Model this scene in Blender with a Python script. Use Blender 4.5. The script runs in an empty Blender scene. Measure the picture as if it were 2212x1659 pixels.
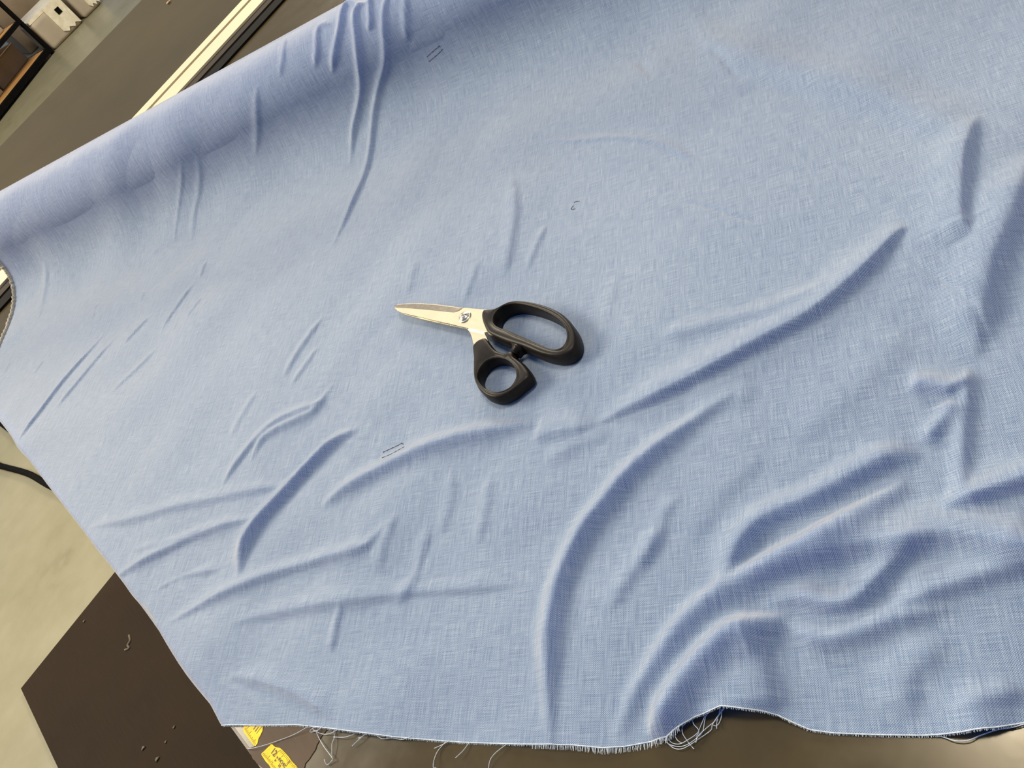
import bpy, math, random
import numpy as np
from mathutils import Matrix, Vector
random.seed(7); rng = np.random.default_rng(7)
PI = math.pi
# ------------------------------------------------------------------ camera model (solved from the table's two edge directions)
F, CX, CY, H = 1800., 1106., 829.5, .37          # focal length in px, image centre, camera height over the table top (m)
RX = np.array([.57537412, -.78988291, .21220182]); RY = np.array([-.65316456, -.28760289, .70047172])
RZ = np.cross(RX, RY); RZ /= np.linalg.norm(RZ); RX /= np.linalg.norm(RX); RY = np.cross(RZ, RX)
ROT = np.array([RX, RY, RZ]); CAM = np.array([0, 0, H])
FLOOR = -.9                                       # floor level measured from the table top; everything is lifted at the end
def ray(px, py): return ROT @ np.array([px-CX, py-CY, F])
def un(px, py, z=0.):
    r = ray(px, py); return CAM + r*((z-H)/r[2])
def un_y(px, py, y):
    r = ray(px, py); return CAM + r*(y/r[1])
def proj(P):
    c = (np.asarray(P)-CAM) @ ROT
    return c[..., 0]/c[..., 2]*F+CX, c[..., 1]/c[..., 2]*F+CY

# ------------------------------------------------------------------ helpers
COL = bpy.context.scene.collection
def tag(o, label=None, cat=None, group=None, kind=None):
    if label: o['label'] = label
    if cat: o['category'] = cat
    if group: o['group'] = group
    if kind: o['kind'] = kind
    return o
def empty(name, loc):
    o = bpy.data.objects.new(name, None); COL.objects.link(o); o.location = Vector(loc); o.empty_display_size = .05
    return o
def world_loc(o):
    v = Vector(o.location)
    while o.parent: o = o.parent; v += Vector(o.location)
    return v
def mk(name, verts, faces, mat, parent=None, smooth=False, origin=None):
    verts = np.asarray(verts, float).reshape(-1, 3)
    if origin is None:
        origin = world_loc(parent) if parent else Vector(((verts[:, 0].min()+verts[:, 0].max())/2, (verts[:, 1].min()+verts[:, 1].max())/2, verts[:, 2].min()))
    origin = Vector(origin)
    me = bpy.data.meshes.new(name)
    me.from_pydata([tuple(v) for v in (verts-np.array(origin))], [], [tuple(int(i) for i in f) for f in faces])
    if smooth: me.polygons.foreach_set('use_smooth', [True]*len(me.polygons))
    for m in (mat if isinstance(mat, (list, tuple)) else [mat]): me.materials.append(m)
    o = bpy.data.objects.new(name, me); COL.objects.link(o)
    if parent: o.parent = parent; o.location = origin-world_loc(parent)
    else: o.location = origin
    return o
class MB:
    def __init__(s): s.v = []; s.f = []
    def add(s, v, f):
        n = len(s.v); s.v += [tuple(p) for p in v]; s.f += [tuple(i+n for i in q) for q in f]; return s
    def box(s, lo, hi):
        (a, b, c), (d, e, f) = lo, hi
        return s.add([(a,b,c),(d,b,c),(d,e,c),(a,e,c),(a,b,f),(d,b,f),(d,e,f),(a,e,f)], [(3,2,1,0),(4,5,6,7),(0,1,5,4),(1,2,6,5),(2,3,7,6),(3,0,4,7)])
    def prism(s, pts, z0, z1):                    # pts: list of (x, y); closed
        n = len(pts); v = [(p[0], p[1], z0) for p in pts]+[(p[0], p[1], z1) for p in pts]
        return s.add(v, [tuple(range(n))[::-1], tuple(range(n, 2*n))]+[(i, (i+1) % n, n+(i+1) % n, n+i) for i in range(n)])
    def tube(s, P, r, seg=8, caps=True, taper=1.):
        P = np.asarray(P, float); n = len(P); v = []
        up = np.array([0, 0, 1.])
        for i in range(n):
            t = P[min(i+1, n-1)]-P[max(i-1, 0)]; t /= np.linalg.norm(t)+1e-12
            a = np.cross(t, up)
            if np.linalg.norm(a) < 1e-4: a = np.cross(t, [1, 0, 0])
            a /= np.linalg.norm(a); b = np.cross(t, a)
            rr = r*(1+(taper-1)*i/(n-1)) if np.isscalar(r) else r[i]
            for k in range(seg):
                th = 2*PI*k/seg; v.append(P[i]+rr*(math.cos(th)*a+math.sin(th)*b))
        f = [(i*seg+k, i*seg+(k+1) % seg, (i+1)*seg+(k+1) % seg, (i+1)*seg+k) for i in range(n-1) for k in range(seg)]
        if caps: f += [tuple(range(seg))[::-1], tuple(range((n-1)*seg, n*seg))]
        return s.add(v, f)
    def build(s, name, mat, parent=None, smooth=False, origin=None): return mk(name, s.v, s.f, mat, parent, smooth, origin)
def spline(P, n):                                 # Catmull-Rom through the points
    P = np.asarray(P, float)
    if len(P) < 3:
        t = np.linspace(0, 1, n)[:, None]; return P[0]*(1-t)+P[-1]*t
    Q = np.vstack([2*P[0]-P[1], P, 2*P[-1]-P[-2]]); out = []
    for u in np.linspace(0, len(P)-1-1e-9, n):
        i = int(u); t = u-i; a, b, c, d = Q[i], Q[i+1], Q[i+2], Q[i+3]
        out.append(.5*((2*b)+(c-a)*t+(2*a-5*b+4*c-d)*t*t+(3*b-a-3*c+d)*t**3))
    return np.array(out)
def spline_closed(P, n):
    P = np.asarray(P, float); m = len(P); out = []
    for u in np.linspace(0, m, n, endpoint=False):
        i = int(u); t = u-i; a, b, c, d = P[(i-1) % m], P[i % m], P[(i+1) % m], P[(i+2) % m]
        out.append(.5*((2*b)+(c-a)*t+(2*a-5*b+4*c-d)*t*t+(3*b-a-3*c+d)*t**3))
    return np.array(out)

# ------------------------------------------------------------------ materials
def mat(name, col, rough=.5, metal=0., **kw):
    m = bpy.data.materials.new(name); m.use_nodes = True
    b = m.node_tree.nodes['Principled BSDF']
    b.inputs['Base Color'].default_value = (*col, 1); b.inputs['Roughness'].default_value = rough; b.inputs['Metallic'].default_value = metal
    for k, v in kw.items(): b.inputs[k.replace('_', ' ')].default_value = v
    return m, m.node_tree, b
def N(t, typ, **kw):
    n = t.nodes.new(typ)
    for k, v in kw.items(): setattr(n, k, v)
    return n
def math_n(t, op, a, b=None, c=None):
    n = N(t, 'ShaderNodeMath', operation=op)
    for i, x in enumerate((a, b, c)):
        if x is None: continue
        if isinstance(x, (int, float)): n.inputs[i].default_value = x
        else: t.links.new(x, n.inputs[i])
    return n.outputs[0]
def noise(t, vec, scale, detail=3, rough=.5, vscale=None):
    if vscale is not None:
        mp = N(t, 'ShaderNodeMapping'); mp.inputs['Scale'].default_value = vscale; t.links.new(vec, mp.inputs[0]); vec = mp.outputs[0]
    n = N(t, 'ShaderNodeTexNoise'); n.inputs['Scale'].default_value = scale; n.inputs['Detail'].default_value = detail; n.inputs['Roughness'].default_value = rough
    t.links.new(vec, n.inputs['Vector']); return n.outputs['Fac']
def ramp(t, fac, stops):
    r = N(t, 'ShaderNodeValToRGB'); e = r.color_ramp.elements
    while len(e) < len(stops): e.new(.5)
    for x, (p, c) in zip(e, stops): x.position = p; x.color = (*c, 1)
    t.links.new(fac, r.inputs[0]); return r.outputs[0]
def obj_coord(t): return N(t, 'ShaderNodeTexCoord').outputs['Object']
def bump(t, b, h, strength, dist):
    n = N(t, 'ShaderNodeBump'); n.inputs['Strength'].default_value = strength; n.inputs['Distance'].default_value = dist
    t.links.new(h, n.inputs['Height']); t.links.new(n.outputs[0], b.inputs['Normal'])
def mottled(name, c1, c2, scale, rough=.5, metal=0., bs=0., bd=.001, vscale=None, lo=.35, hi=.65, **kw):
    m, t, b = mat(name, c1, rough, metal, **kw)
    f = noise(t, obj_coord(t), scale, 4, .6, vscale)
    t.links.new(ramp(t, f, [(lo, c1), (hi, c2)]), b.inputs['Base Color'])
    if bs: bump(t, b, f, bs, bd)
    return m
# woven chambray: blue warp, pale weft
M_CLOTH, t, b = mat('blue_chambray', (.3, .42, .8), .9)
at = N(t, 'ShaderNodeAttribute', attribute_name='cloth'); sep = N(t, 'ShaderNodeSeparateXYZ'); t.links.new(at.outputs['Vector'], sep.inputs[0])
U, V = sep.outputs[0], sep.outputs[1]
FR = 2*PI/.00095
wob = noise(t, at.outputs['Vector'], 35, 2)
wu = math_n(t, 'SINE', math_n(t, 'MULTIPLY', math_n(t, 'ADD', U, math_n(t, 'MULTIPLY', wob, .002)), FR))
wv = math_n(t, 'SINE', math_n(t, 'MULTIPLY', math_n(t, 'ADD', V, math_n(t, 'MULTIPLY', wob, .002)), FR))
weave = math_n(t, 'MULTIPLY_ADD', math_n(t, 'MULTIPLY', wu, wv), .5, .5)
slub_u = noise(t, at.outputs['Vector'], 1, 3, .6, (2600, 70, 1)); slub_v = noise(t, at.outputs['Vector'], 1, 3, .6, (70, 2600, 1))
slub = math_n(t, 'SUBTRACT', math_n(t, 'ADD', slub_u, slub_v), 1.)
fac = math_n(t, 'ADD', math_n(t, 'MULTIPLY_ADD', weave, .68, .16), math_n(t, 'MULTIPLY', slub, .75))
broad = noise(t, at.outputs['Vector'], 9, 3)
fac = math_n(t, 'ADD', fac, math_n(t, 'MULTIPLY_ADD', broad, .16, -.08))
t.links.new(ramp(t, fac, [(0., (.050, .085, .22)), (.5, (.235, .336, .500)), (1., (.58, .66, .74))]), b.inputs['Base Color'])
tl = N(t, 'ShaderNodeBsdfTranslucent'); tl.inputs[0].default_value = (.05, .18, 1., 1); mxs = N(t, 'ShaderNodeMixShader'); mxs.inputs[0].default_value = .28   # light coming through the thin blue weave
t.links.new(b.outputs[0], mxs.inputs[1]); t.links.new(tl.outputs[0], mxs.inputs[2]); t.links.new(mxs.outputs[0], t.nodes['Material Output'].inputs[0])
b.inputs['Sheen Weight'].default_value = .85; b.inputs['Sheen Roughness'].default_value = .5; b.inputs['Sheen Tint'].default_value = (1., .95, .82, 1)
b.inputs['Specular IOR Level'].default_value = .12
streak = noise(t, at.outputs['Vector'], 1, 3, .6, (260, 24, 1))
hgt = math_n(t, 'ADD', math_n(t, 'ADD', math_n(t, 'MULTIPLY', weave, .12), math_n(t, 'MULTIPLY', slub, .18)), math_n(t, 'MULTIPLY', streak, 1.5))
bump(t, b, hgt, .55, .0006)
M_THREAD, t, b = mat('pale_blue_thread', (.52, .6, .66), .85, Sheen_Weight=.3)
t.links.new(ramp(t, noise(t, obj_coord(t), 900), [(.3, (.36, .44, .55)), (.7, (.62, .68, .70))]), b.inputs['Base Color'])
M_FUZZ = mottled('frayed_beige_edge', (.22, .21, .17), (.42, .40, .34), 700, .95, bs=.6, bd=.0008)
M_TABLE, t, b = mat('brown_laminate', (.06, .05, .036), .30, Specular_IOR_Level=.34)
f = noise(t, obj_coord(t), 3.5, 5, .6); f2 = noise(t, obj_coord(t), 60, 3)
t.links.new(ramp(t, f, [(.3, (.045, .033, .012)), (.7, (.060, .045, .017))]), b.inputs['Base Color'])
t.links.new(math_n(t, 'MULTIPLY_ADD', noise(t, obj_coord(t), 22, 5, .7), .30, .06), b.inputs['Roughness']); bump(t, b, f2, .06, .0005)
M_EDGE = mottled('grey_edge_band', (.07, .062, .05), (.10, .09, .075), 80, .5)
M_METAL, t, b = mat('satin_aluminium', (.74, .64, .43), .42, .35)
f = noise(t, obj_coord(t), 1, 2, .5, (6, 900, 900)); t.links.new(math_n(t, 'MULTIPLY_ADD', f, .2, .3), b.inputs['Roughness'])
M_BLACK = mottled('black_rubber', (.003, .003, .003), (.007, .006, .005), 90, .8, Specular_IOR_Level=.08)
M_SHADE = mottled('rail_shade_brown', (.020, .014, .009), (.035, .026, .018), 9, .7, Specular_IOR_Level=.15)  # dark brown stands in for shade on the rail's near face
M_STEEL, t, b = mat('brushed_steel', (.66, .57, .40), .30, 1.)
f = noise(t, obj_coord(t), 1, 3, .6, (300, 60, 300)); t.links.new(math_n(t, 'MULTIPLY_ADD', f, .16, .2), b.inputs['Roughness']); 
M_BEVEL = mottled('ground_steel_bevel', (.13, .12, .10), (.18, .165, .14), 300, .45, .7)
M_SCREW = mottled('polished_steel', (.62, .54, .38), (.74, .65, .48), 400, .24, 1.)
M_HANDLE = mottled('black_plastic', (.009, .0075, .006), (.014, .011, .009), 260, .42, bs=.08, bd=.0004, Specular_IOR_Level=.17)
M_FLOOR, t, b = mat('sealed_concrete', (.4, .38, .3), .35)
oc = obj_coord(t); f = noise(t, oc, 2.2, 6, .62); g = noise(t, oc, 14, 4, .6)
mx = math_n(t, 'MULTIPLY_ADD', g, .3, math_n(t, 'MULTIPLY', f, .7))
t.links.new(ramp(t, mx, [(.30, (.185, .16, .088)), (.42, (.245, .225, .13)), (.62, (.29, .265, .165))]), b.inputs['Base Color'])
M_MAT, t, b = mat('dark_ribbed_mat', (.024, .015, .008), .8, Specular_IOR_Level=.2)
oc = obj_coord(t); st = noise(t, oc, 1, 3, .6, (400, 14, 1)); f = noise(t, oc, 5, 3)
t.links.new(ramp(t, math_n(t, 'MULTIPLY_ADD', f, .6, math_n(t, 'MULTIPLY', st, .4)), [(.3, (.013, .0065, .0014)), (.7, (.023, .0125, .0035))]), b.inputs['Base Color']); bump(t, b, st, .5, .002)
M_LINT = mottled('grey_lint', (.10, .08, .05), (.16, .13, .09), 300, .95)
M_PTAPE = mottled('brown_packing_tape', (.060, .040, .025), (.082, .056, .036), 45, .5, Specular_IOR_Level=.08, bs=.25, bd=.0008, vscale=(1, .35, 1))
M_YEL = mottled('yellow_printed_tape', (.66, .44, .002), (.78, .55, .006), 260, .5, Specular_IOR_Level=.15)
M_INK = mottled('dark_ink', (.03, .012, .004), (.05, .02, .008), 500, .6)
M_MARK = mottled('brown_stitch_mark', (.03, .02, .018), (.10, .07, .06), 1500, .9)
M_WOOD = mottled('brown_shelf_board', (.42, .20, .045), (.62, .36, .13), 3, .6, vscale=(1, 9, 1))
M_BOX = mottled('pale_carton', (.34, .27, .17), (.44, .36, .25), 4, .75)
M_BOX2 = mottled('brown_carton', (.22, .165, .10), (.30, .225, .145), 5, .8)
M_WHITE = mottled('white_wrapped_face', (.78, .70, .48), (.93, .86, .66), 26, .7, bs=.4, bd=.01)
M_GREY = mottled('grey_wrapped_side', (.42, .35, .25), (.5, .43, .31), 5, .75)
M_PANEL, _, _ = mat('lamp_diffuser', (.9, .9, .9), .5)

# ------------------------------------------------------------------ the fabric: laid flat, hem towards the camera, running up onto a roll
TH = math.radians(125.04); AX = np.array([math.cos(TH), math.sin(TH), 0]); SX = np.array([math.sin(TH), -math.cos(TH), 0])
RR, SC = .05, .7425                               # roll radius and its axis position across the cloth
BASE = .0012
def profile(S0, S1n=1.35):
    pts = [(S0, BASE), (.596, BASE)]
    P0, P1, P2, P3 = np.array([.60, BASE]), np.array([.655, BASE]), np.array([.6875, .016]), np.array([SC-RR*math.sin(math.radians(80)), RR+RR*math.cos(math.radians(80))])
    for u in np.linspace(0, 1, 60)[0:]: pts.append(tuple((1-u)**3*P0+3*(1-u)**2*u*P1+3*(1-u)*u*u*P2+u**3*P3))
    ang = -80.
    while ang < 80+360*S1n:                       # spiral on round the roll
        ang += 3; k = max(0, ang-200)/360.; r = RR-.0012*k
        pts.append((SC+r*math.sin(math.radians(ang)), RR+r*math.cos(math.radians(ang))))
    return np.array(pts)
PR = profile(-.35)
ARC = np.concatenate([[0], np.cumsum(np.linalg.norm(np.diff(PR, axis=0), axis=1))])+PR[0, 0]   # arc length, equal to s on the flat
T_END = ARC[-1]
def prof(t): return np.interp(t, ARC, PR[:, 0]), np.interp(t, ARC, PR[:, 1])
def prof_n(t):
    e = .004; s0, z0 = prof(t-e); s1, z1 = prof(t+e); ds, dz = s1-s0, z1-z0; l = np.hypot(ds, dz)+1e-12
    return -dz/l, ds/l
# table's left edge as the cloth bends over it
XE_P = [(-20, 890), (0, 915), (100, 1050), (200, 1180), (300, 1310), (400, 1450), (450, 1520), (470, 1562)]
XE_W = sorted([(un(x, y)[1], un(x, y)[0]) for x, y in XE_P])
XTAB = -.1535
def xedge(Y): return np.minimum(XTAB-.0008, np.interp(Y, [p[0] for p in XE_W], [p[1] for p in XE_W]))
def cloth_pos(a, t, h):
    s, z = prof(t); ns, nz = prof_n(t)
    s = s+ns*h; z = z+nz*h
    P = np.stack([SX[0]*s+AX[0]*a, SX[1]*s+AX[1]*a, z], -1)
    xe = xedge(P[..., 1])+.005; d = np.maximum(0, xe-P[..., 0])*(t < .66); r = .005        # bend over the edge, then hang
    ph = np.minimum(d/r, PI/2)
    hang = np.maximum(0, d-r*PI/2)
    x2 = xe-(r+np.clip(h, 0, .004))*np.sin(ph)-np.where(hang > 0, .006*np.sin(P[..., 1]*31+.6)**2*np.clip(hang/.05, 0, 1), 0)
    P[..., 0] = np.where(d > 0, x2, P[..., 0])
    P[..., 2] = np.where(d > 0, P[..., 2]*np.cos(ph)-r*(1-np.cos(ph))-hang, P[..., 2])
    return P
# lookup from a point of the photograph to cloth coordinates (a, t)
ga, gt = np.meshgrid(np.arange(-.4, 1.1, .005), np.arange(0., .80, .004), indexing='ij')
GP = cloth_pos(ga, gt, np.zeros_like(ga)); gx, gy = proj(GP); gdep = np.linalg.norm(GP-CAM, axis=-1)
def cl(px, py):
    d = (gx-px)**2+(gy-py)**2; d = np.where((gt > .775) | (GP[..., 2] < -.003), 1e9, d); i = np.unravel_index(np.argmin(d), d.shape)
    a, t = ga[i], gt[i]
    for _ in range(6):                            # Newton refinement
        e = .0005
        x0, y0 = proj(cloth_pos(np.array(a), np.array(t), np.array(0.))); xa, ya = proj(cloth_pos(np.array(a+e), np.array(t), np.array(0.))); xt, yt = proj(cloth_pos(np.array(a), np.array(t+e), np.array(0.)))
        J = np.array([[xa-x0, xt-x0], [ya-y0, yt-y0]])/e
        try: dd = np.linalg.solve(J, [px-x0, py-y0])
        except Exception: break
        if np.abs(dd).max() > .02: break
        a += dd[0]; t += dd[1]
    return float(a), float(t)
# folds: (points along the ridge in the photo, height m, width on the far side m, width on the near side m)
FOLDS = [
 ([(1192,1640),(1188,1500),(1190,1380),(1205,1275),(1231,1206),(1266,1141),(1311,1085),(1361,1025),(1430,965),(1510,905),(1590,850)], .0050, .006, .0072),
 ([(1330,1600),(1371,1503),(1422,1432),(1472,1362),(1532,1302),(1603,1258),(1683,1214),(1764,1174),(1854,1114),(1930,1060),(1965,1020)], .0052, .005, .011),
 ([(1603,1262),(1754,1209),(1879,1179),(2030,1159),(2106,1164),(2212,1189),(2300,1220)], .0060, .012, .0085),
 ([(1650,1310),(1728,1295),(1790,1312),(1850,1300),(1905,1245),(1965,1190),(2030,1165)], .0040, .006, .0050),
 ([(1925,1312),(2050,1270),(2212,1222),(2300,1200)], .0035, .009, .0050),
 ([(1555,1285),(1585,1205),(1640,1130),(1754,1078),(1854,1025),(1930,990),(1990,1002)], .0050, .008, .0065),
 ([(2035,1103),(2130,1070),(2212,1044),(2300,1018)], .0050, .008, .0040),
 ([(1385,1230),(1402,1190),(1435,1110),(1472,1065)], .0010, .005, .005),
 ([(1440,1130),(1400,1190),(1350,1260),(1310,1330)], .0015, .006, .006),
 ([(1405,1600),(1432,1560),(1470,1495),(1527,1430),(1578,1382),(1633,1360),(1710,1335)], .0080, .006, .0120),
 ([(1623,1372),(1648,1432),(1664,1500),(1672,1545)], .0022, .009, .0055),
 ([(1700,1345),(1770,1385),(1850,1372),(1950,1335),(2060,1315)], .0030, .005, .006),
 ([(1965,490),(1934,514),(1880,578),(1815,638),(1744,692),(1663,736),(1581,780),(1500,823),(1420,860),(1350,888),(1290,915)], .0046, .012, .0034),
 ([(1290,915),(1200,935),(1150,945)], .0022, .010, .006),
 ([(2112,250),(2086,330),(2078,410),(2078,490),(2100,520)], .0036, .012, .0045),
 ([(2230,330),(2206,400),(2172,497),(2140,568),(2122,638),(2112,700),(2100,780)], .0050, .012, .010),
 ([(1480,10),(1560,100),(1700,150),(1825,182),(1961,231),(2042,269),(2100,305)], .0026, .014, .016),
 ([(1960,560),(2010,590),(2060,625),(2100,665),(2125,715),(2140,760)], -.0008, .0012, .0012),
 ([(1960,842),(1994,838),(2040,845),(2055,858)], .0036, .007, .004),
 ([(2055,858),(2045,900),(2020,930),(1995,960)], .0030, .004, .005),
 ([(2092,790),(2088,845),(2080,930),(2075,1018),(2068,1080)], .0026, .004, .005),
 ([(1430,725),(1500,714),(1663,671),(1793,617)], .0016, .006, .007),
 ([(1174,300),(1233,305),(1323,301),(1414,310),(1481,337),(1550,373)], .0011, .004, .0016),
 ([(1459,430),(1520,447),(1595,470),(1650,485)], -.0007, .0012, .0014),
 ([(1319,81),(1370,120),(1414,172)], -.0012, .005, .005),
 ([(1531,104),(1560,130),(1595,172)], -.0010, .003, .003),
 ([(760,-30),(752,10),(738,60),(724,120),(718,160)], .0026, .0040, .0035),
 ([(790,-30),(774,20),(774,90),(781,181),(767,280),(754,361)], .0026, .0038, .0035),
 ([(850,-30),(835,10),(835,113),(817,203),(808,280),(781,393),(745,480),(715,540)], .0022, .0038, .0035),
 ([(806,-20),(803,40),(800,70)], .0018, .003, .003),
 ([(880,-20),(878,40),(880,90)], .0014, .004, .004),
 ([(700,20),(692,60),(686,110),(680,150)], .0018, .004, .004),
 ([(620,75),(612,120),(606,170)], .0010, .004, .004),
 ([(560,180),(556,260),(550,340)], .0009, .004, .004),
 ([(425,330),(430,420),(420,470),(405,540)], .0008, .004, .004),
 ([(392,340),(388,450),(372,530)], .0006, .003, .003),
 ([(1106,370),(1115,452),(1102,542),(1090,600)], .0014, .007, .005),
 ([(1183,479),(1160,530),(1138,588)], .0009, .004, .003),
 ([(1040,560),(1000,660)], .0007, .004, .004),
 ([(1330,590),(1310,680),(1285,750),(1240,800)], .0012, .006, .006),
 ([(775,925),(722,955),(667,1010),(613,1074),(558,1138),(530,1190),(520,1250)], .0048, .0070, .0058),
 ([(700,868),(662,884),(598,912),(548,956),(505,1010),(480,1050)], .0018, .0045, .0035),
 ([(720,830),(680,886),(640,908),(573,945),(540,1000)], .0018, .0040, .0045),
 ([(697,1097),(747,1060),(822,1018),(896,982),(990,950),(1080,930),(1160,915)], .0038, .0065, .0072),
 ([(262,1250),(349,1193),(449,1148),(558,1118)], .0024, .0050, .0040),
 ([(320,1280),(399,1243),(478,1228)], .0016, .0045, .0040),
 ([(355,1350),(449,1302),(523,1268),(598,1238),(700,1208),(790,1185),(835,1135)], .0026, .0055, .0048),
 ([(498,1350),(598,1322),(722,1302),(896,1278),(1040,1268),(1170,1260)], .0020, .0070, .0050),
 ([(185,1140),(299,1118),(399,1090),(548,1060),(640,1040)], .0016, .006, .005),
 ([(280,1190),(380,1165),(470,1125)], .0009, .004, .004),
 ([(925,1130),(911,1193),(881,1273),(836,1335)], .0012, .0050, .0050),
 ([(860,1110),(835,1170),(815,1240)], .0009, .005, .005),
 ([(740,1300),(725,1360),(715,1410)], .0011, .003, .003),
 ([(498,1462),(560,1470),(623,1491),(680,1520),(722,1556)], .0018, .006, .004),
 ([(980,1010),(970,1090),(950,1160)], .0009, .005, .005),
 ([(1060,1020),(1050,1100),(1030,1180)], .0009, .005, .005),
 ([(225,718),(150,812),(86,895),(40,955)], .0019, .0045, .0035),
 ([(255,722),(180,815),(120,885)], .0013, .0035, .0035),
 ([(325,683),(298,712),(268,745)], .0011, .0035, .0030),
 ([(419,612),(385,660),(350,712)], .0012, .0035, .0030),
 ([(440,640),(405,690)], .0008, .003, .003), ([(445,565),(432,600)], .0008, .003, .003),
 ([(700,680),(655,745),(612,820)], .0012, .0040, .0035), ([(690,745),(660,790),(630,835)], .0010, .0035, .0035),
 ([(340,750),(290,800),(240,850)], .0009, .004, .004), ([(95,560),(95,640),(80,700)], .0010, .006, .006),
 ([(210,655),(203,690)], .0007, .002, .002), ([(310,625),(303,655)], .0006, .002, .002), ([(95,775),(70,810)], .0007, .002, .002), ([(25,760),(8,810)], .0010, .003, .003),
 ([(560,840),(520,900),(500,940)], .0007, .004, .004), ([(900,560),(880,640)], .0006, .005, .005),
 ([(1180,1000),(1240,960),(1330,930)], .0012, .009, .008), ([(1480,880),(1560,860),(1640,850)], .0013, .010, .010),
 ([(1950,700),(1900,780),(1820,860),(1700,960)], .0012, .012, .012), ([(1650,980),(1560,1060),(1480,1180)], .0010, .010, .010),
 ([(2050,1380),(1985,1430),(1950,1480),(1975,1560)], .0018, .008, .008), ([(2060,1525),(2130,1508),(2212,1490)], .0018, .004, .006),
]
FW = []
for pts, h, w1, w2 in FOLDS:
    c = np.array([cl(*p) for p in pts]); c = spline(c, max(8, 5*len(pts))); mid = c[len(c)//2]; tan = c[len(c)//2+1]-c[len(c)//2-1]
    # which side of the ridge faces the camera
    e = .004; nrm = np.array([-tan[1], tan[0]])/np.linalg.norm(tan)*e
    P1 = cloth_pos(np.array(mid[0]+nrm[0]), np.array(mid[1]+nrm[1]), np.array(0.)); P2 = cloth_pos(np.array(mid[0]-nrm[0]), np.array(mid[1]-nrm[1]), np.array(0.))
    y1 = proj(P1); y2 = proj(P2); sgn = 1 if (y1[1]+.6*y1[0]) > (y2[1]+.6*y2[0]) else -1      # + : left normal is the near side (down-right in the photo)
    FW.append((c, h, w1, w2, sgn))
def height(a, t):
    a = np.asarray(a, float); t = np.asarray(t, float); out = np.zeros_like(a)
    # long soft undulations of the cloth, growing towards the right-hand side
    for k in range(14):
        an = .3+k*.83; fr = 14+9*(k % 5); ph = k*1.7
        out += (.00022+.00012*(k % 3))*np.sin(fr*(a*math.cos(an)+t*math.sin(an))*1.6+ph+1.3*np.sin(9*a+5*t+k))
    for c, h, w1, w2, sgn in FW:
        R_ = 3.2*max(w1, w2)
        m = (a > c[:, 0].min()-R_) & (a < c[:, 0].max()+R_) & (t > c[:, 1].min()-R_) & (t < c[:, 1].max()+R_)
        if not m.any(): continue
        A_, T_ = a[m], t[m]; best = np.full(A_.shape, 1e9); bs = np.zeros(A_.shape); bu = np.zeros(A_.shape)
        n = len(c)
        for i in range(n-1):
            p, q = c[i], c[i+1]; d = q-p; L2 = d@d+1e-16
            u = ((A_-p[0])*d[0]+(T_-p[1])*d[1])/L2; uc = np.clip(u, 0, 1)
            ex, et = A_-(p[0]+uc*d[0]), T_-(p[1]+uc*d[1]); dist = np.hypot(ex, et)
            sd = np.sign(d[0]*et-d[1]*ex)
            k = dist < best; best = np.where(k, dist, best); bs = np.where(k, sd*sgn, bs); bu = np.where(k, (i+uc)/(n-1), bu)
        env = np.clip(np.sin(PI*np.clip(bu, 0, 1))*1.6, 0, 1); w = np.where(bs > 0, w2*.78, w1*1.25)*(.4+.6*env)
        q = best/w
        val = h*1.45*env*(np.exp(-q*q*1.1)*(1-.0*q))
        out[m] += val*np.exp(-np.maximum(0, best/(3*max(w1, w2)))**4)
    out *= 1-.92*np.exp(-(((a-SCI[0])/.085)**2+((t-SCI[1])/.055)**2)**2)      # flattened under the scissors
    k = np.clip((t-.66)/.03, 0, 1)
    return np.where(out < -.0009, -.0009, out)*np.where(t > .80, 0, 1)
SCI = cl(1090, 740)
HB = [cl(1590, 1500), .030, .022, cl(2120, 1572)]                # the hem lifts here in an open arch
_h0 = height
def height(a, t):
    h = _h0(a, t); (ca, ct) = HB[0]
    (cb, cd) = HB[3]; h = h+.0055*np.exp(-((a-cb)/.011)**2-((t-cd)/.012)**2)
    return h+.0085*np.exp(-((a-ca)/.017)**2-(np.maximum(0, t-ct)/.02)**2)
# hem
HEM = [(470,1566),(560,1567),(640,1566),(700,1572),(760,1580),(850,1592),(1000,1604),(1120,1608),(1190,1608),(1240,1610),(1300,1616),(1350,1613),(1400,1604),(1440,1592),(1462,1572),(1500,1549),(1556,1525),
       (1600,1530),(1650,1537),(1680,1545),(1715,1562),(1750,1577),(1800,1584),(1900,1588),(2000,1589),(2080,1581),(2150,1572),(2212,1562),(2290,1552)]
hem = []
for px, py in HEM:
    P = un(px, py, BASE); a, s = float(P@AX), float(P@SX)
    for _ in range(12):
        z = BASE+float(height(np.array([a]), np.array([s]))[0]); P = un(px, py, z); a, s = .5*a+.5*float(P@AX), .5*s+.5*float(P@SX)
    hem.append((a, s))
hem = np.array(sorted(hem)); HEM_A, HEM_T = hem[:, 0], hem[:, 1]
def hem_t(a):
    a = np.asarray(a, float); base = np.interp(a, HEM_A, HEM_T)
    return np.where(a < HEM_A[0], HEM_T[0], np.where(a > HEM_A[-1], HEM_T[-1]-.003*np.sin((a-HEM_A[-1])*20), base))
def left_end(t):                                   # left selvage
    return np.interp(t, [.3, .5, .575, .62, .67, .72, .80, 1.2], [.97, 1.0, 1.014, 1.025, 1.031, 1.037, 1.05, 1.05])+.0012*np.sin(np.asarray(t)*61)
A0 = -.50
na, nt = 960, 640
tv = np.concatenate([np.linspace(.09, .80, 560), np.linspace(.80, T_END, nt-560+1)[1:]]); nt = len(tv)
uv_ = np.linspace(0, 1, na)
ugrid, tgrid = np.meshgrid(uv_, tv, indexing='ij')
agrid = A0+(left_end(tgrid)-A0)*(ugrid**.92)
ht = hem_t(agrid)
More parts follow.
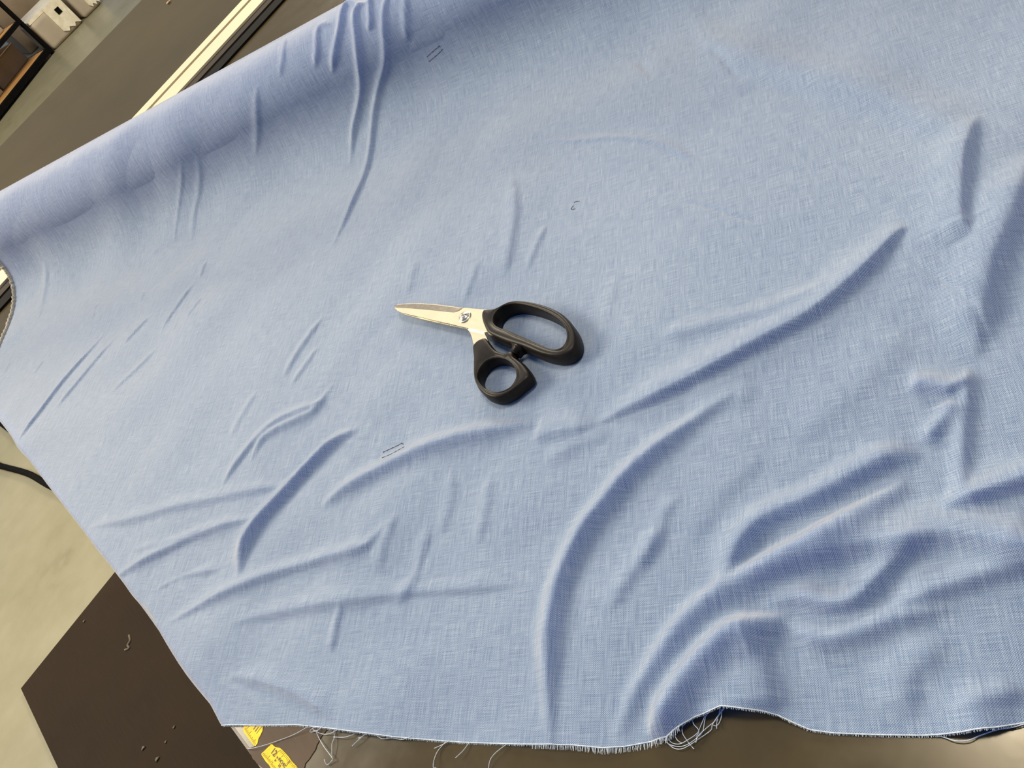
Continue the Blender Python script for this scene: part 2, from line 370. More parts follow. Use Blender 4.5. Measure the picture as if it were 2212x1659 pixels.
tg = ht+(tgrid-.09)+(0.09-ht)*(1-np.exp(-(tgrid-.09)/.05))
hh = height(agrid, tg)
PP = cloth_pos(agrid, tg, hh)
fabric = empty('blue_fabric', (0.2, .5, 0))
tag(fabric, 'wrinkled light blue woven fabric draped over the table and rolled at its far end', 'fabric')
verts = PP.reshape(-1, 3)-np.array(world_loc(fabric))
me = bpy.data.meshes.new('cloth_sheet')
idx = np.arange(na*nt).reshape(na, nt)
quads = np.stack([idx[:-1, :-1], idx[1:, :-1], idx[1:, 1:], idx[:-1, 1:]], -1).reshape(-1, 4)
me.vertices.add(len(verts)); me.vertices.foreach_set('co', verts.ravel())
me.loops.add(quads.size); me.loops.foreach_set('vertex_index', quads.ravel().astype(np.int32))
me.polygons.add(len(quads)); me.polygons.foreach_set('loop_start', np.arange(0, quads.size, 4, dtype=np.int32)); me.polygons.foreach_set('loop_total', np.full(len(quads), 4, dtype=np.int32))
me.polygons.foreach_set('use_smooth', np.ones(len(quads), dtype=bool))
me.update(); me.validate()
att = me.attributes.new('cloth', 'FLOAT_VECTOR', 'POINT')
att.data.foreach_set('vector', np.stack([agrid.ravel(), tg.ravel(), np.zeros(na*nt)], -1).ravel())
me.materials.append(M_CLOTH)
sheet = bpy.data.objects.new('cloth_sheet', me); COL.objects.link(sheet); sheet.parent = fabric
def on_cloth(a, t, lift=0.):
    a = np.atleast_1d(np.asarray(a, float)); t = np.atleast_1d(np.asarray(t, float))
    P = cloth_pos(a, t, height(a, t)+lift); return P
# fringe of short weft ends along the hem
fr = MB()
for a in np.arange(-.06, .424, .00042):
    x = proj(on_cloth(a, hem_t(a))[0])[0]
    L = .0009+.0004*random.random()
    if 1150 < x < 1470: L = .0022+.0010*random.random()*min(1, (x-1150)/150)
    if 1470 <= x < 1545: L = .0010
    t0 = float(hem_t(a)); sk = random.uniform(-.35, .35)*L
    p0 = on_cloth(a, t0+.0004)[0]; p0[2] += .0001
    p1 = p0-SX*L+AX*sk; p1[2] = max(.0003, p0[2]-.0006*random.random()-L*.15)
    d = AX*.00011
    fr.add([p0-d, p0+d, p1+d*.5, p1-d*.5], [(0, 1, 2, 3)])
tag(fr.build('hem_fringe', M_THREAD, fabric), 'pale fringe of cut thread ends along the hem', kind='stuff')
# pale rolled line of the hem itself
hl = MB(); aa = np.linspace(-.4, .46, 700); hp = np.array([on_cloth(a, hem_t(a)+.0001)[0] for a in aa])
hl.tube(hp, .00028, 5); hl.build('hem_edge', M_THREAD, fabric, True)
# fuzzy selvage at the far left end
se = MB(); tt = np.linspace(.50, .86, 420); sp = on_cloth(left_end(tt), tt)
rr_ = .0022+.0011*rng.random(len(tt))*(np.sin(tt*900)*.5+1)
se.tube(sp, rr_, 7); tag(se.build('frayed_selvage', M_FUZZ, fabric, True), 'fuzzy beige selvage at the left end of the fabric')
# loose threads hanging off the hem
def pts_at(P, z, n=26):
    Q = spline(np.array([un(x, y, zz) for (x, y), zz in zip(P, z)]), n); Q[:, 2] = np.maximum(Q[:, 2], .0006); return Q
def crop(P, ox, oy, sc): return [(ox+x/sc, oy+y/sc) for x, y in P]
TH_ = [
 crop([(1395,415),(1330,460),(1180,540),(1000,610),(820,670),(660,712),(585,725)], 440, 1500, 6.144),
 crop([(1590,415),(1520,470),(1440,500),(1410,490),(1440,455),(1520,430),(1560,440),(1500,490),(1450,470)], 440, 1500, 6.144),
 crop([(1480,480),(1530,510),(1610,530),(1700,510),(1790,460)], 440, 1500, 6.144),
 crop([(1490,490),(1530,580),(1600,700),(1705,845),(1690,890),(1640,935),(1610,900),(1600,860)], 440, 1500, 6.144),
 crop([(1720,455),(1735,560),(1705,650),(1700,760),(1705,850)], 440, 1500, 6.144),
 crop([(2030,510),(1950,545),(1850,570),(1720,565)], 440, 1500, 6.144),
 crop([(2150,520),(2070,590),(1970,685)], 440, 1500, 6.144),
 crop([(30,250),(0,270),(-15,275)], 780, 1480, 2.404),
 crop([(70,255),(110,278),(160,275),(215,282),(260,265)], 780, 1480, 2.404),
 crop([(460,288),(420,310),(380,328)], 780, 1480, 2.404),
 crop([(445,288),(400,340),(380,385),(375,425),(390,430)], 780, 1480, 2.404),
 crop([(560,300),(530,340),(490,378)], 780, 1480, 2.404),
 crop([(765,300),(700,350),(670,390),(662,440),(665,470)], 780, 1480, 2.404),
 crop([(175,560),(240,700),(330,790),(480,830),(620,800),(780,690),(870,590),(900,430),(930,330),(1060,190)], 1400, 1500, 7.373),
 crop([(200,620),(280,740),(400,850),(520,870),(640,820),(820,700),(1000,570),(1030,470),(1170,260),(1200,215)], 1400, 1500, 7.373),
 crop([(310,690),(380,770),(500,790),(640,720),(780,620),(830,520),(880,400),(930,290),(1040,200)], 1400, 1500, 7.373),
 crop([(530,480),(440,560),(430,660),(480,740),(550,780)], 1400, 1500, 7.373),
 crop([(610,450),(545,520),(550,620),(610,720),(670,800),(730,870)], 1400, 1500, 7.373),
 crop([(700,400),(730,480),(790,545),(810,600),(760,680)], 1400, 1500, 7.373),
 crop([(760,770),(800,660),(960,510),(1060,430),(1160,290),(1220,215)], 1400, 1500, 7.373),
 crop([(1170,240),(1170,340),(1140,440),(1090,500),(1040,490)], 1400, 1500, 7.373),
 crop([(1150,230),(1120,340),(1095,450),(1095,545)], 1400, 1500, 7.373),
 crop([(1490,1030),(1580,1055),(1680,1085),(1780,1080),(1880,1040),(2000,1000),(2120,980),(2215,955)], 1600, 1300, 3.614),
]
for i, P in enumerate(TH_):
    big = 13 <= i <= 21; z = []
    for k, p in enumerate(P):
        u = k/(len(P)-1); zz = .0015
        if big and p[1] < 1535: zz = .006*min(1, (1535-p[1])/12)
        z.append(zz+.0006*math.sin(k*1.7+i))
    m = MB(); m.tube(pts_at(P, z, 6*len(P)), .00017 if i != 22 else .00022, 6)
    m.build('loose_thread', M_THREAD, fabric, True)
# faint brown outline marks sewn into the cloth
def mark(strokes):
    m = MB()
    for st in strokes:
        c = spline(np.array([cl(*p) for p in st]), 14); P = on_cloth(c[:, 0], c[:, 1], .0002)
        r = .00016*(1+.5*np.sin(np.arange(len(P))*2.1)); r[0] = r[-1] = .00026
        m.tube(P, r, 5)
    m.build('stitched_mark', M_MARK, fabric, True)
mark([crop([(700,940),(760,890),(960,710),(1130,565),(1290,430)], 890, 80, 22.12), crop([(1290,430),(1330,460)], 890, 80, 22.12), crop([(790,1170),(980,1020),(1240,800),(1440,590)], 890, 80, 22.12)])
mark([crop([(1080,870),(1150,810),(1260,790),(1400,785)], 1200, 405, 27.65), crop([(900,1250),(940,1160),(1030,1050)], 1200, 405, 27.65), crop([(890,1240),(960,1270),(1080,1250),(1150,1220)], 1200, 405, 27.65)])
mark([crop([(570,790),(740,710),(1000,590),(1280,460),(1480,350)], 800, 940, 22.12), crop([(1480,350),(1540,410)], 800, 940, 22.12), crop([(550,1080),(880,970),(1220,810),(1400,710),(1630,570)], 800, 940, 22.12)])
# cardboard tube at the heart of the roll
m = MB(); P0 = SX*SC+np.array([0, 0, RR]); m.tube([P0+AX*(-.5), P0+AX*1.045], .030, 28)
tag(m.build('roll_tube', mottled('cardboard', (.30, .21, .12), (.36, .26, .15), 30, .8), fabric, True), 'cardboard tube inside the roll')

# ------------------------------------------------------------------ cutting table
table = empty('cutting_table', (.6, .8, FLOOR)); tag(table, 'dark brown laminate cutting table under the blue fabric', 'table')
FAR = float(un(306, 0)[1])
m = MB(); m.box((XTAB+.0012, -.55, -.03), (2.4, FAR, 0)); m.build('table_top', M_TABLE, table)
m = MB(); m.box((XTAB-.0004, -.55, -.031), (XTAB+.0012, FAR, .0001)); tag(m.build('edge_band', M_EDGE, table), 'grey edge band of the table top')
for x in (.0, 2.25):
    for y in (-.4, FAR-.15):
        m = MB(); m.box((x-.03, y-.03, FLOOR), (x+.03, y+.03, -.03)); m.build('leg', M_BLACK, table)
# aluminium rail across the table
RZt = .008; ky = (H-RZt)/H
y0, y1 = 1.331*ky+.004, 1.419*ky
rail = empty('aluminium_rail', (.6, (y0+y1)/2, 0)); tag(rail, 'long pale aluminium rail with a dark groove crossing the table behind the fabric roll', 'rail')
g0, g1 = y1-.037, y1-.026
m = MB(); m.box((-.6, y0, .001), (2.3, g0, RZt)); m.box((-.6, g1, .001), (2.3, y1, RZt)); m.box((-.6, g0-.001, .001), (2.3, g1+.001, .003)); m.build('extrusion', M_METAL, rail)
m = MB(); m.box((-.6, g0, .0031), (2.3, g1, .0045)); tag(m.build('groove_insert', M_BLACK, rail), 'dark strip in the groove')
m = MB(); m.box((-.6, y0-.022, .0002), (2.3, y0-.0002, .005)); tag(m.build('shaded_side', M_SHADE, rail), 'dark brown strip painted as the shaded near side of the rail')  # shade of the rail's near face, put into a brown strip
m = MB(); m.box((-.6, y0-.052, .0001), (2.3, y0-.0222, .003)); tag(m.build('foot_shadow', M_BLACK, rail), 'black strip painted as shadow along the foot of the rail')  # shadow beneath the rail, laid down as a black strip

# ------------------------------------------------------------------ tape on the table corner
C_ = lambda P: [tuple(un(500+x/10.05, 1570+y/10.05)[:2]) for x, y in P]
pk = empty('packing_tape', (*un(620, 1620)[:2], 0)); tag(pk, 'brown packing tape with torn edges stuck flat at the table corner below the fabric hem', 'tape')
m = MB(); m.prism(C_([(230,-120),(270,0),(330,160),(420,300),(500,430),(345,485),(400,560),(450,640),(470,700),(520,740),(560,800),(600,830),(690,900),(800,1050),(1550,1050),(1590,895),(1610,800),(1700,700),(1760,600),(1830,500),(1860,400),(1900,330),(1930,260),(1970,200),(2080,70),(2120,-40),(2120,-140)])[::-1], .0001, .0004)
m.build('tape_film', M_PTAPE, pk)
m = MB()
for i in range(13):
    u = i/12; x = 1185+245*u+25*math.sin(PI*u); y = 5+305*u; p = un(500+x/10.05, 1570+y/10.05); d = (1.15-.35*abs(u-.4))*.00033
    m.prism([(p[0]+d*math.cos(k*PI/3), p[1]+d*math.sin(k*PI/3)) for k in range(6)], .0004, .00046)
tag(m.build('dotted_mark', M_INK, pk), 'row of dark dots on the tape')
def text_mesh(s, size):
    cu = bpy.data.curves.new('t', 'FONT'); cu.body = s; cu.size = size; cu.align_x = 'CENTER'; cu.align_y = 'CENTER'; cu.offset = size*.03
    o = bpy.data.objects.new('t', cu); COL.objects.link(o); bpy.context.view_layer.update()
    me = o.to_mesh(); v = [tuple(p.co) for p in me.vertices]; f = [tuple(p.vertices) for p in me.polygons]; o.to_mesh_clear(); bpy.data.objects.remove(o)
    return v, f
ZT = .00075
def frame_at(x, y): p = un(500+x/10.05, 1570+y/10.05); return p[:2]
def put_text(mb, s, size, x, y, rot=0., sx=1.):
    v, f = text_mesh(s, size); o = frame_at(x, y); c, q = math.cos(rot), math.sin(rot)
    mb.add([(o[0]+(px*sx*q+py*c), o[1]-(px*sx*c-py*q), ZT) for px, py, _ in v], f)   # reading towards -Y, tops towards +X
def bar(mb, x0, y0_, x1, y1_, w=.00016):
    a, b_ = frame_at(x0, y0_), frame_at(x1, y1_); d = b_-a; L = np.linalg.norm(d); n = np.array([-d[1], d[0]])/L*w
    mb.prism([tuple(a-n), tuple(b_-n), tuple(b_+n), tuple(a+n)], ZT-.00008, ZT)
def ticks(mb, A, B, n, dvec, lens, w=.00010):
    for i in range(n):
        u = i/(n-1); x, y = A[0]+(B[0]-A[0])*u, A[1]+(B[1]-A[1])*u; L = lens(i)
        bar(mb, x, y, x+dvec[0]*L, y+dvec[1]*L, w)
def yellow(outline, label):
    e = empty('measuring_tape', (*frame_at(*outline[0]), .0004)); tag(e, label, 'measuring tape')
    m = MB(); m.prism(C_(outline)[::-1], .0004, .00066); m.build('tape_strip', M_YEL, e); return e
e11 = yellow([(285,-120),(285,0),(265,60),(290,130),(380,250),(500,410),(540,420),(580,370),(600,270),(640,200),(690,90),(695,0),(695,-120)], 'torn yellow measuring tape scrap marked 11, partly under the fabric hem')
m = MB(); put_text(m, '11', .0044, 545, 42); bar(m, 680, 0, 555, 155)
ticks(m, (300, 60), (515, 395), 15, (1, -1.05), lambda i: 85 if i in (1,) else (62 if i == 12 else (78 if i == 5 else (26+12*(i % 2)))))
m.build('printed_scale', M_INK, e11)
e12 = yellow([(890,375),(860,400),(760,500),(665,590),(670,620),(760,760),(830,830),(870,900),(950,1030),(1600,1030),(1500,960),(1450,900),(1420,850),(1330,760),(1260,660),(1180,570),(1100,490),(1060,460),(970,450),(940,425)], 'torn yellow measuring tape scrap marked 12 and INCHES at the frame edge')
m = MB(); put_text(m, '12', .0046, 940, 560); bar(m, 1062, 510, 950, 655, .00007)
put_text(m, 'INCHES', .0024, 1115, 785, 0, .95); put_text(m, '10', .0024, 1058, 850, 0, .95)
for (x, y) in ((1015, 668), (970, 730)):
    o = frame_at(x, y); m.prism([tuple(frame_at(x-24, y+24)), tuple(frame_at(x+26, y+26)), tuple(frame_at(x-2, y-30))], ZT-.00008, ZT)
ticks(m, (690, 610), (835, 775), 9, (1, -1.1), lambda i: 75 if i == 5 else 32+10*(i % 2))
ticks(m, (868, 830), (960, 935), 6, (1, -1.1), lambda i: 55 if i == 0 else 32)
ticks(m, (1100, 500), (1430, 885), 15, (-1, 1.2), lambda i: 75 if i in (3, 8) else 38)
bar(m, 1290, 740, 1205, 865); bar(m, 905, 735, 850, 800, .00005)
m.build('printed_scale', M_INK, e12)

# ------------------------------------------------------------------ scissors
S0 = .0015
sc_c = un(1080, 760)
sci = empty('scissors', (sc_c[0], sc_c[1], S0)); tag(sci, 'small steel scissors with black plastic handles lying on the blue fabric', 'scissors')
def cp(x, y): return 830+x/5.027, 630+y/5.027
def u5(x, y, z): return un(*cp(x, y), z)
def ring_handle(name, outer, inner, zt, zb, ctr, extra=None):
    O = spline_closed([u5(x, y, zt)[:2] for x, y in outer], 400); I = spline_closed([u5(x, y, zt)[:2] for x, y in inner], 300); c = u5(*ctr, zt)[:2]
    n = 140; OA = np.unwrap(np.arctan2(O[:, 1]-c[1], O[:, 0]-c[0])); 
    def at(L, th):
        d = np.array([math.cos(th), math.sin(th)]); best = None
        for i in range(len(L)):
            p, q = L[i]-c, L[(i+1) % len(L)]-c; den = d[0]*(q-p)[1]-d[1]*(q-p)[0]
            if abs(den) < 1e-15: continue
            u = (p[0]*(q-p)[1]-p[1]*(q-p)[0])/den; w = (p[0]*d[1]-p[1]*d[0])/den
            if 0 <= w <= 1.0001 and u > 0 and (best is None or u > best): best = u
        return c+d*best
    v = []; prof_ = []
    for k in range(n):
        th = 2*PI*k/n; o, i = at(O, th), at(I, th); d = (i-o); L = np.linalg.norm(d); d /= L
        s = min(1., L/.0085)
        rows = [(o, .0022*s, zb), (o, .0006*s, zb+.0010), (o, -.0004, zb+.0030), (o, -.0004, zt-.0034), (o, .0002, zt-.0018), (o, .0011*s, zt-.0006), (o, .0022*s, zt-.0001), (o, .0034*s, zt+.0001)]
        rows += [(i, -.0030*s, zt+.0001), (i, -.0024*s, zt-.0003), (i, -.0020*s, zt-.0003), (i, -.0014*s, zt+.0003), (i, -.0006*s, zt+.0001), (i, 0, zt-.0008), (i, 0, zb+.0014), (i, -.0008*s, zb)]
        for b_, off, z in rows:
            p = b_+d*off; v.append((p[0], p[1], z))
    R = 16; f = [(k*R+j, k*R+(j+1) % R, ((k+1) % n)*R+(j+1) % R, ((k+1) % n)*R+j) for k in range(n) for j in range(R)]
    m = MB(); m.add(v, f)
    if extra:
        for P, z0, z1 in extra: m.prism([tuple(u5(x, y, zt)[:2]) for x, y in P], z0, z1)
    return m.build(name, M_HANDLE, sci, True)
ZA, ZB_ = .0140, .0118
ring_handle('large_handle',
  [(1047,235),(1058,198),(1085,187),(1130,186),(1180,181),(1240,160),(1300,125),(1360,100),(1430,90),(1540,97),(1680,125),(1800,165),(1900,215),(1985,290),(2045,370),(2078,450),(2084,530),(2068,595),(2025,645),(1960,680),(1880,695),(1790,690),(1690,665),(1600,630),(1500,588),(1400,558),(1300,525),(1200,482),(1130,446),(1108,425),(1088,385),(1065,330),(1050,280)],
  [(1190,340),(1188,290),(1205,235),(1260,175),(1330,143),(1420,130),(1520,143),(1650,178),(1760,222),(1850,272),(1920,330),(1965,400),(1978,470),(1965,540),(1930,592),(1880,620),(1820,622),(1740,595),(1640,550),(1500,487),(1350,422),(1240,384)],
  ZA, S0, (1560, 370), [([(1375,545),(1480,585),(1440,600),(1405,640),(1372,625),(1385,590)][::-1], S0+.003, ZA-.0006)])
ring_handle('small_handle',
  [(956,570),(1000,522),(1050,497),(1085,490),(1112,520),(1150,575),(1210,628),(1290,657),(1340,645),(1372,628),(1395,650),(1400,690),(1450,730),(1500,770),(1550,830),(1578,885),(1560,935),(1500,985),(1430,1042),(1350,1100),(1250,1142),(1180,1150),(1100,1122),(1035,1062),(992,1000),(966,920),(957,800),(960,700),(954,620)],
  [(1013,930),(1030,850),(1080,780),(1150,735),(1230,718),(1310,735),(1380,780),(1420,850),(1427,920),(1400,990),(1350,1045),(1270,1080),(1190,1082),(1110,1055),(1050,1005)],
  ZB_, S0, (1220, 900))
def blade(name, face, zt, th, bevel=None, matl=None):
    P = [u5(x, y, zt)[:2] for x, y in face]
    m = MB(); m.prism([tuple(p) for p in P][::-1], zt-th, zt); o = m.build(name, matl or M_STEEL, sci)
    o.modifiers.new('bevel', 'BEVEL').width = .0002
    return o
zA, zB = .0105, .0087
bA = blade('upper_blade', [(109,172),(112,182),(140,207),(180,224),(400,276),(560,313),(730,352),(900,392),(1112,436),(1160,440),(1160,260),(1120,195),(1045,188),(950,180),(872,172),(850,182),(820,202),(790,216),(760,223),(730,222),(620,210),(500,198),(400,189),(300,181),(200,176)], zA, .0017)
# ground bevel running down to the cutting edge
up = [(109,150),(130,145),(250,136),(380,134),(560,146),(700,163),(800,175),(846,180)]; lo = [(109,172),(135,174),(250,179),(380,188),(560,204),(700,219),(775,220),(850,182)]
upw = spline([u5(x, y, zA-.0010) for x, y in up], 40); low = spline([u5(x, y, zA) for x, y in lo], 40)
v = []; 
for p, q in zip(upw, low): v += [(p[0], p[1], zA-.0009), (q[0], q[1], zA-.00002), (q[0], q[1], zA-.0016), (p[0], p[1], zA-.0013)]
f = [(4*i+j, 4*i+(j+1) % 4, 4*i+4+(j+1) % 4, 4*i+4+j) for i in range(39) for j in range(4)]+[(0, 1, 2, 3), (159, 158, 157, 156)]
tag(mk('blade_bevel', v, f, M_BEVEL, bA), 'dark ground bevel along the cutting edge')
blade('lower_blade', [(120,150),(128,190),(180,234),(400,294),(730,368),(860,393),(900,405),(930,445),(950,500),(965,560),(1000,640),(1140,560),(1115,500),(1085,440),(1000,330),(940,200),(850,174),(700,152),(560,136),(400,124),(250,126),(150,135)], zB, .0017)
# pivot screw
c = u5(866, 266, zA+.001); rs = float(np.linalg.norm(u5(866, 266, zA)-u5(933, 266, zA)))*.92
v = []; R_ = 22; K = 56
for i in range(R_+1):
    r = i/R_
    for k in range(K):
        th = 2*PI*k/K; x, y = r*math.cos(th), r*math.sin(th)
        z = .0007 if r > .74 else .0007+.0016*math.sqrt(max(0, 1-(r/.76)**2))
        sl = x*math.cos(.5)+y*math.sin(.5)
        if abs(sl) < .13 and r < .72: z = .0006
        if r > .985: z = 0
        v.append((c[0]+x*rs, c[1]+y*rs, zA+z))
f = [(i*K+k, i*K+(k+1) % K, (i+1)*K+(k+1) % K, (i+1)*K+k) for i in range(R_) for k in range(K)]
tag(mk('pivot_screw', v, f, M_SCREW, sci, True), 'shiny slotted pivot screw')

# ------------------------------------------------------------------ room
m = MB(); m.box((-6, -3, FLOOR-.1), (12, 16, FLOOR)); tag(m.build('floor', M_FLOOR), kind='structure')
def fl(px, py, z=FLOOR): return un(px, py, z)
mx0, my1 = fl(54, 1490)[:2]
nx = (fl(134, 1659)[0])
fm = MB(); pr = [(mx0, my1), (nx+.0, 1.76), (nx, -.6), (-.05, -.6), (-.05, my1)]
fm.prism(pr, FLOOR+.0005, FLOOR+.012); o = fm.build('floor_mat', M_MAT); tag(o, 'dark brown ribbed floor mat on the concrete beside the table', 'mat')
def on_mat(px, py): return fl(px, py, FLOOR+.013)
# lint on the mat
P = spline([on_mat(*p) for p in [(279,1372),(281,1384),(276,1394),(279,1400),(270,1404)]], 16); m = MB(); m.tube(P, .0028, 6); tag(m.build('lint_thread', M_LINT, smooth=True), 'short curved grey thread lying on the dark floor mat', 'lint')
def bit(px, py, r, lab, surf, name='lint_speck', mm=None):
    c = surf(px, py); v = []; 
    for i in range(5):
        for k in range(8):
            ph, th = PI*i/4, 2*PI*k/8; q = r*(1+.35*math.sin(k*2.3+i+px)); v.append((c[0]+q*math.sin(ph)*math.cos(th), c[1]+q*.7*math.sin(ph)*math.sin(th), c[2]+r*.25*(1+math.cos(ph))))
    f = [(i*8+k, i*8+(k+1) % 8, (i+1)*8+(k+1) % 8, (i+1)*8+k) for i in range(4) for k in range(8)]
    tag(mk(name, v, f, mm or M_LINT, None, True), lab, 'lint')
bit(310, 1616, .0055, 'largest pale lint speck near the bottom of the dark mat', on_mat)
bit(358, 1603, .0035, 'small lint speck on the mat, between the largest speck and the table corner', on_mat)
bit(376, 1571, .0040, 'pale lint speck on the mat closest to the fabric corner', on_mat)
bit(182, 1342, .0045, 'pale lint speck near the upper edge of the dark mat', on_mat)
bit(340, 1640, .0060, 'dull brown lint speck at the bottom edge of the mat', on_mat)
M_SCRAP = mottled('pinkish_scrap', (.35, .22, .14), (.5, .34, .24), 80, .9)
bit(365, 6, .006, 'tiny pinkish scrap on the table top beyond the aluminium rail', lambda x, y: un(x, y, .0005), 'fabric_scrap', M_SCRAP)
# black cable looping over the floor
P = [fl(x, y, FLOOR+.010) for x, y in [(260,1150),(180,1085),(105,1048),(60,1023),(0,1006),(-70,985)]]
q = P[-1]; w0 = fl(-30, 893, FLOOR+.010); w1 = fl(5, 916, FLOOR+.010); w2 = fl(45, 948, FLOOR+.010)
P += [q+np.array([-.25, .05, 0]), (q+w0)/2+np.array([-.40, .1, 0]), w0, w1, w2, 2*w2-w1, 3*w2-2*w1]
m = MB(); m.tube(spline(P, 140), .0105, 12); tag(m.build('black_cable', M_BLACK, smooth=True), 'black cable curving over the pale floor beside the fabric', 'cable')

# shelving and cartons at the far side of the room (top left corner)
def G(x, y): return (x/6.38, y/6.38)
foot = fl(*G(735, 735)); YS = float(foot[1]); X0 = float(foot[0])
def atY(x, y, Y=None): p = un_y(*G(x, y), Y or YS); return float(p[0]), float(p[2])
shelf = empty('storage_shelf', (X0, YS, FLOOR)); tag(shelf, 'black framed storage shelf with brown boards against the far side of the floor', 'shelf')
DEP = .55
for (x, y) in ((X0, YS), (X0, YS+DEP), (X0-2.1, YS), (X0-2.1, YS+DEP)):
    m = MB(); m.box((x-.013, y-.013, FLOOR), (x+.013, y+.013, FLOOR+2.0)); m.build('post', M_BLACK, shelf)
zs = [atY(640, 690)[1], atY(225, 285)[1]]; zs.append(2*zs[1]-zs[0])
zs = [max(zs[0], FLOOR+.06), max(zs[1], FLOOR+.3), max(zs[2], FLOOR+.6)]
sq = fl(*G(15, 1650)); ROTZ = math.atan2(sq[1]-YS, sq[0]-X0)+PI
ROTZ = (ROTZ+PI) % (2*PI)-PI
print('SHELF', ROTZ, zs, X0, YS)
for z, bh in zip(zs, (.042, .03, .03)):
    m = MB(); m.box((X0-2.1, YS-.018, z-bh), (X0-.01, YS+.018, z)); m.box((X0-2.1, YS+DEP-.018, z-bh), (X0-.01, YS+DEP+.018, z)); m.box((X0-.03, YS, z-bh+.005), (X0+.008, YS+DEP, z-.005)); m.build('beam', M_BLACK, shelf)
    m = MB(); m.box((X0-2.09, YS+.019, z-.02), (X0-.032, YS+DEP-.019, z+.002)); m.build('shelf_board', M_WOOD, shelf)
def carton(name, lo, hi, label, mt, face=None, facem=None, flap=False, group=None):
    e = empty(name, ((lo[0]+hi[0])/2, (lo[1]+hi[1])/2, lo[2])); tag(e, label, 'box', group)
    m = MB(); m.box(lo, hi); o = m.build('box_body', mt, e); bv = o.modifiers.new('bevel', 'BEVEL'); bv.width = .008; bv.segments = 2
    m = MB(); zc = hi[2]; yc = (lo[1]+hi[1])/2
    m.box((lo[0]+.004, lo[1]+.004, zc+.0005), (hi[0]-.004, yc-.003, zc+.006)); m.box((lo[0]+.004, yc+.003, zc+.0005), (hi[0]-.004, hi[1]-.004, zc+.006)); m.build('lid_flaps', facem or mt, e)
    if face: 
        m = MB(); m.box((face[0], lo[1]-.006, face[1]), (face[2], lo[1]-.0005, face[3])); tag(m.build('pale_label', facem or M_WHITE, e), 'pale label on the side of the box')
    return e
z0 = zs[0]+.003; z1 = zs[1]+.003
shelf.rotation_euler = (0, 0, ROTZ)
def swing(e):                                      # carried along with the slightly skewed shelf
    v = Vector(e.location)-Vector((X0, YS, 0)); c, q = math.cos(ROTZ), math.sin(ROTZ)
    e.location = (X0+v.x*c-v.y*q, YS+v.x*q+v.y*c, v.z); e.rotation_euler = (0, 0, ROTZ)
swing(carton('cardboard_box', (X0-.42, YS+.20, z0), (X0-.05, YS+.52, z0+.15), 'brown cardboard box on the bottom board of the black storage shelf', M_BOX2, None, M_WHITE))
swing(carton('cardboard_box', (X0-.86, YS+.16, z0), (X0-.46, YS+.52, z0+.15), 'pale box on the bottom shelf board at the frame edge, left of the brown box', M_BOX))
swing(carton('cardboard_box', (X0-.60, YS+.10, z1), (X0-.08, YS+.50, z1+.26), 'pale box on the upper shelf board beside the black post', M_BOX))
carton('cardboard_box', (X0-.02, YS+.62, FLOOR+.002), (X0+.62, YS+1.05, FLOOR+.75), 'large brown cardboard box standing behind the white wrapped packages', M_BOX2)
# wrapped white packages standing on the floor next to the shelf
g0_ = fl(*G(735, 700)); g1_ = fl(*G(1100, 300)); g2_ = fl(*G(1340, 60))
x_a, x_b, x_c = X0+.03, float(g1_[0]), float(g2_[0])
YB = YS+.02
def pack(xa, xb, hgt, lab, dark=True):
    e = empty('wrapped_package', ((xa+xb)/2, YB+.2, FLOOR)); tag(e, lab, 'package')
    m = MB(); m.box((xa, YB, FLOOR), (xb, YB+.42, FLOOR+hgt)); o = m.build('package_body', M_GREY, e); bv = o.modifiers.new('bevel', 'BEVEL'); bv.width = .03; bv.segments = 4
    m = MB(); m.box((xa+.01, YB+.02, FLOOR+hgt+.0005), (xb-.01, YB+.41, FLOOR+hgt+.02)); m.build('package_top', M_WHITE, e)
    # bright crinkled sleeve with a ragged lower edge on the side towards the table
    xm = xa+(xb-xa)*.48; pts = [(xm, hgt+.02), (xb-.012, hgt+.02)]
    n = 9
    for i in range(n): pts.append((xb-.012-(xb-.012-xm)*i/(n-1), hgt*.07+.012*((i*7) % 3)+.012*(i/(n-1))))
    v = [(x, YB-.012, FLOOR+z) for x, z in pts]+[(x, YB-.001, FLOOR+z) for x, z in pts]; k = len(pts)
    f = [tuple(range(k)), tuple(range(2*k-1, k-1, -1))]+[(i, i+k, (i+1) % k+k, (i+1) % k) for i in range(k)]
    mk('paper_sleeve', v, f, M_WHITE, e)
    if dark:
        cx = (xm+xb)/2; m = MB(); m.box((cx-.02, YB-.016, FLOOR+hgt*.66), (cx+.02, YB-.0125, FLOOR+hgt*.66+.045)); tag(m.build('dark_label', M_BLACK, e), 'small dark square on the sleeve')
pack(x_a, x_b, .225, 'white wrapped package with a small dark square on the floor next to the storage shelf')
pack(x_b+.03, x_c+.02, .225, 'white wrapped package farther along the floor, cut by the top of the frame', False)

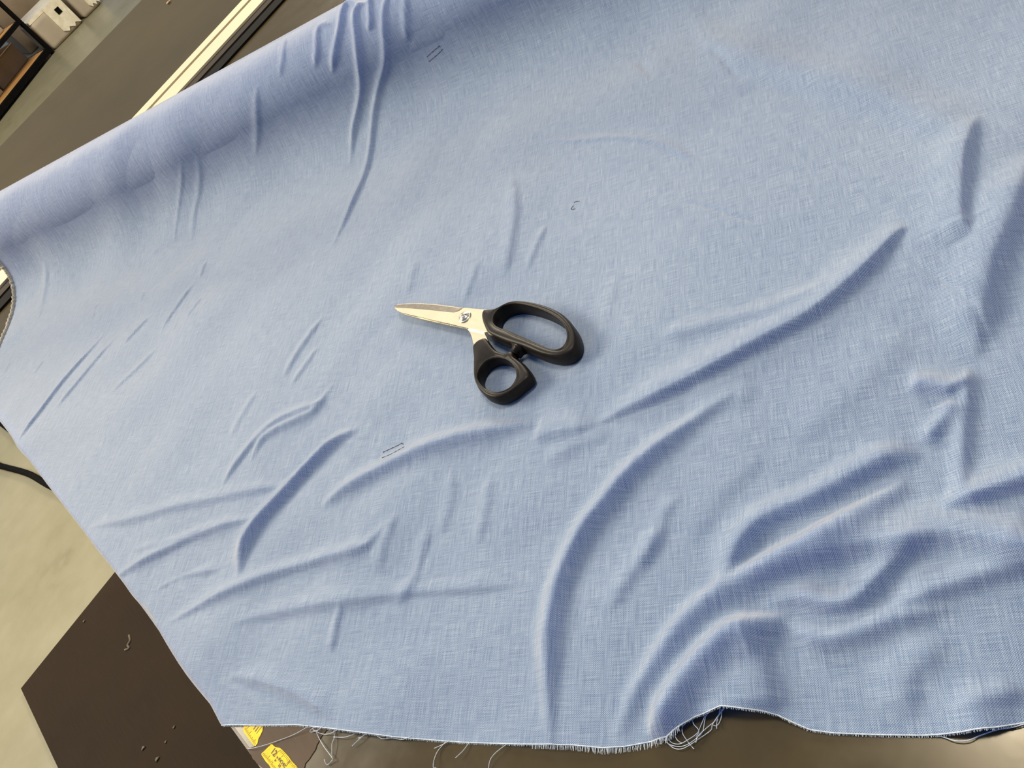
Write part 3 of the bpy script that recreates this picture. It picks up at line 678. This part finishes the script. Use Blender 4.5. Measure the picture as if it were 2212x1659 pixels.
# ------------------------------------------------------------------ light
def area(name, loc, target, sx, sy, power, col):
    l = bpy.data.lights.new(name, 'AREA'); l.shape = 'RECTANGLE'; l.size = sx; l.size_y = sy; l.energy = power; l.color = col
    o = bpy.data.objects.new(name, l); COL.objects.link(o); o.location = loc
    o.rotation_euler = (Vector(target)-Vector(loc)).to_track_quat('-Z', 'Y').to_euler(); return o
WARM = (1., .87, .66)
area('ceiling_lamp_left', (-1.25, 3.0, 1.85), (.15, .5, 0), 1.8, 1.2, 175, WARM)
area('roll_fill_light', (2.8, 3.4, 1.55), (.3, .9, 0), 1.8, .8, 125, WARM)  # added unseen lamp, brightens the top of the fabric roll
area('blade_fill_light', (.95, 3.7, 2.5), (.2, .6, 0), 1.8, 1.2, 14, WARM)  # added unseen panel, there to be reflected in the scissor blade
area('shelf_fill_light', (.9, 5.6, 1.8), (1.0, 8.2, -.8), 2.6, .8, 105, WARM)  # added unseen lamp, tilted to light the shelf and packages
area('ceiling_lamp_near', (.58, .30, 1.8), (.58, .30, 0), .42, .36, 24, (1., .83, .56))
w = bpy.data.worlds.new('room_light'); bpy.context.scene.world = w; w.use_nodes = True
wt = w.node_tree; bg = wt.nodes['Background']; bg.inputs[1].default_value = .48
gz = N(wt, 'ShaderNodeSeparateXYZ'); wt.links.new(N(wt, 'ShaderNodeTexCoord').outputs['Generated'], gz.inputs[0])
wt.links.new(ramp(wt, gz.outputs[2], [(.0, (.50, .44, .32)), (.22, (.54, .50, .40)), (.50, (.34, .53, 1.))]), bg.inputs[0])   # warm walls, cooler light from above

# ------------------------------------------------------------------ camera and view
cam = bpy.data.cameras.new('camera'); cam.lens = F/2212*36; cam.sensor_width = 36; cam.sensor_fit = 'HORIZONTAL'; cam.clip_start = .02
co = bpy.data.objects.new('camera', cam); COL.objects.link(co)
B = np.stack([ROT @ [1, 0, 0], ROT @ [0, -1, 0], ROT @ [0, 0, -1]], 1)
M4 = Matrix([[*B[i], CAM[i]] for i in range(3)]+[[0, 0, 0, 1]]); co.matrix_world = M4
bpy.context.scene.camera = co
for o in bpy.context.scene.objects:                # floor becomes z = 0
    if o.parent is None: o.location.z -= FLOOR
vs = bpy.context.scene.view_settings; vs.view_transform = 'Standard'; vs.look = 'None'; vs.gamma = 1; vs.use_curve_mapping = False; vs.exposure = 0.
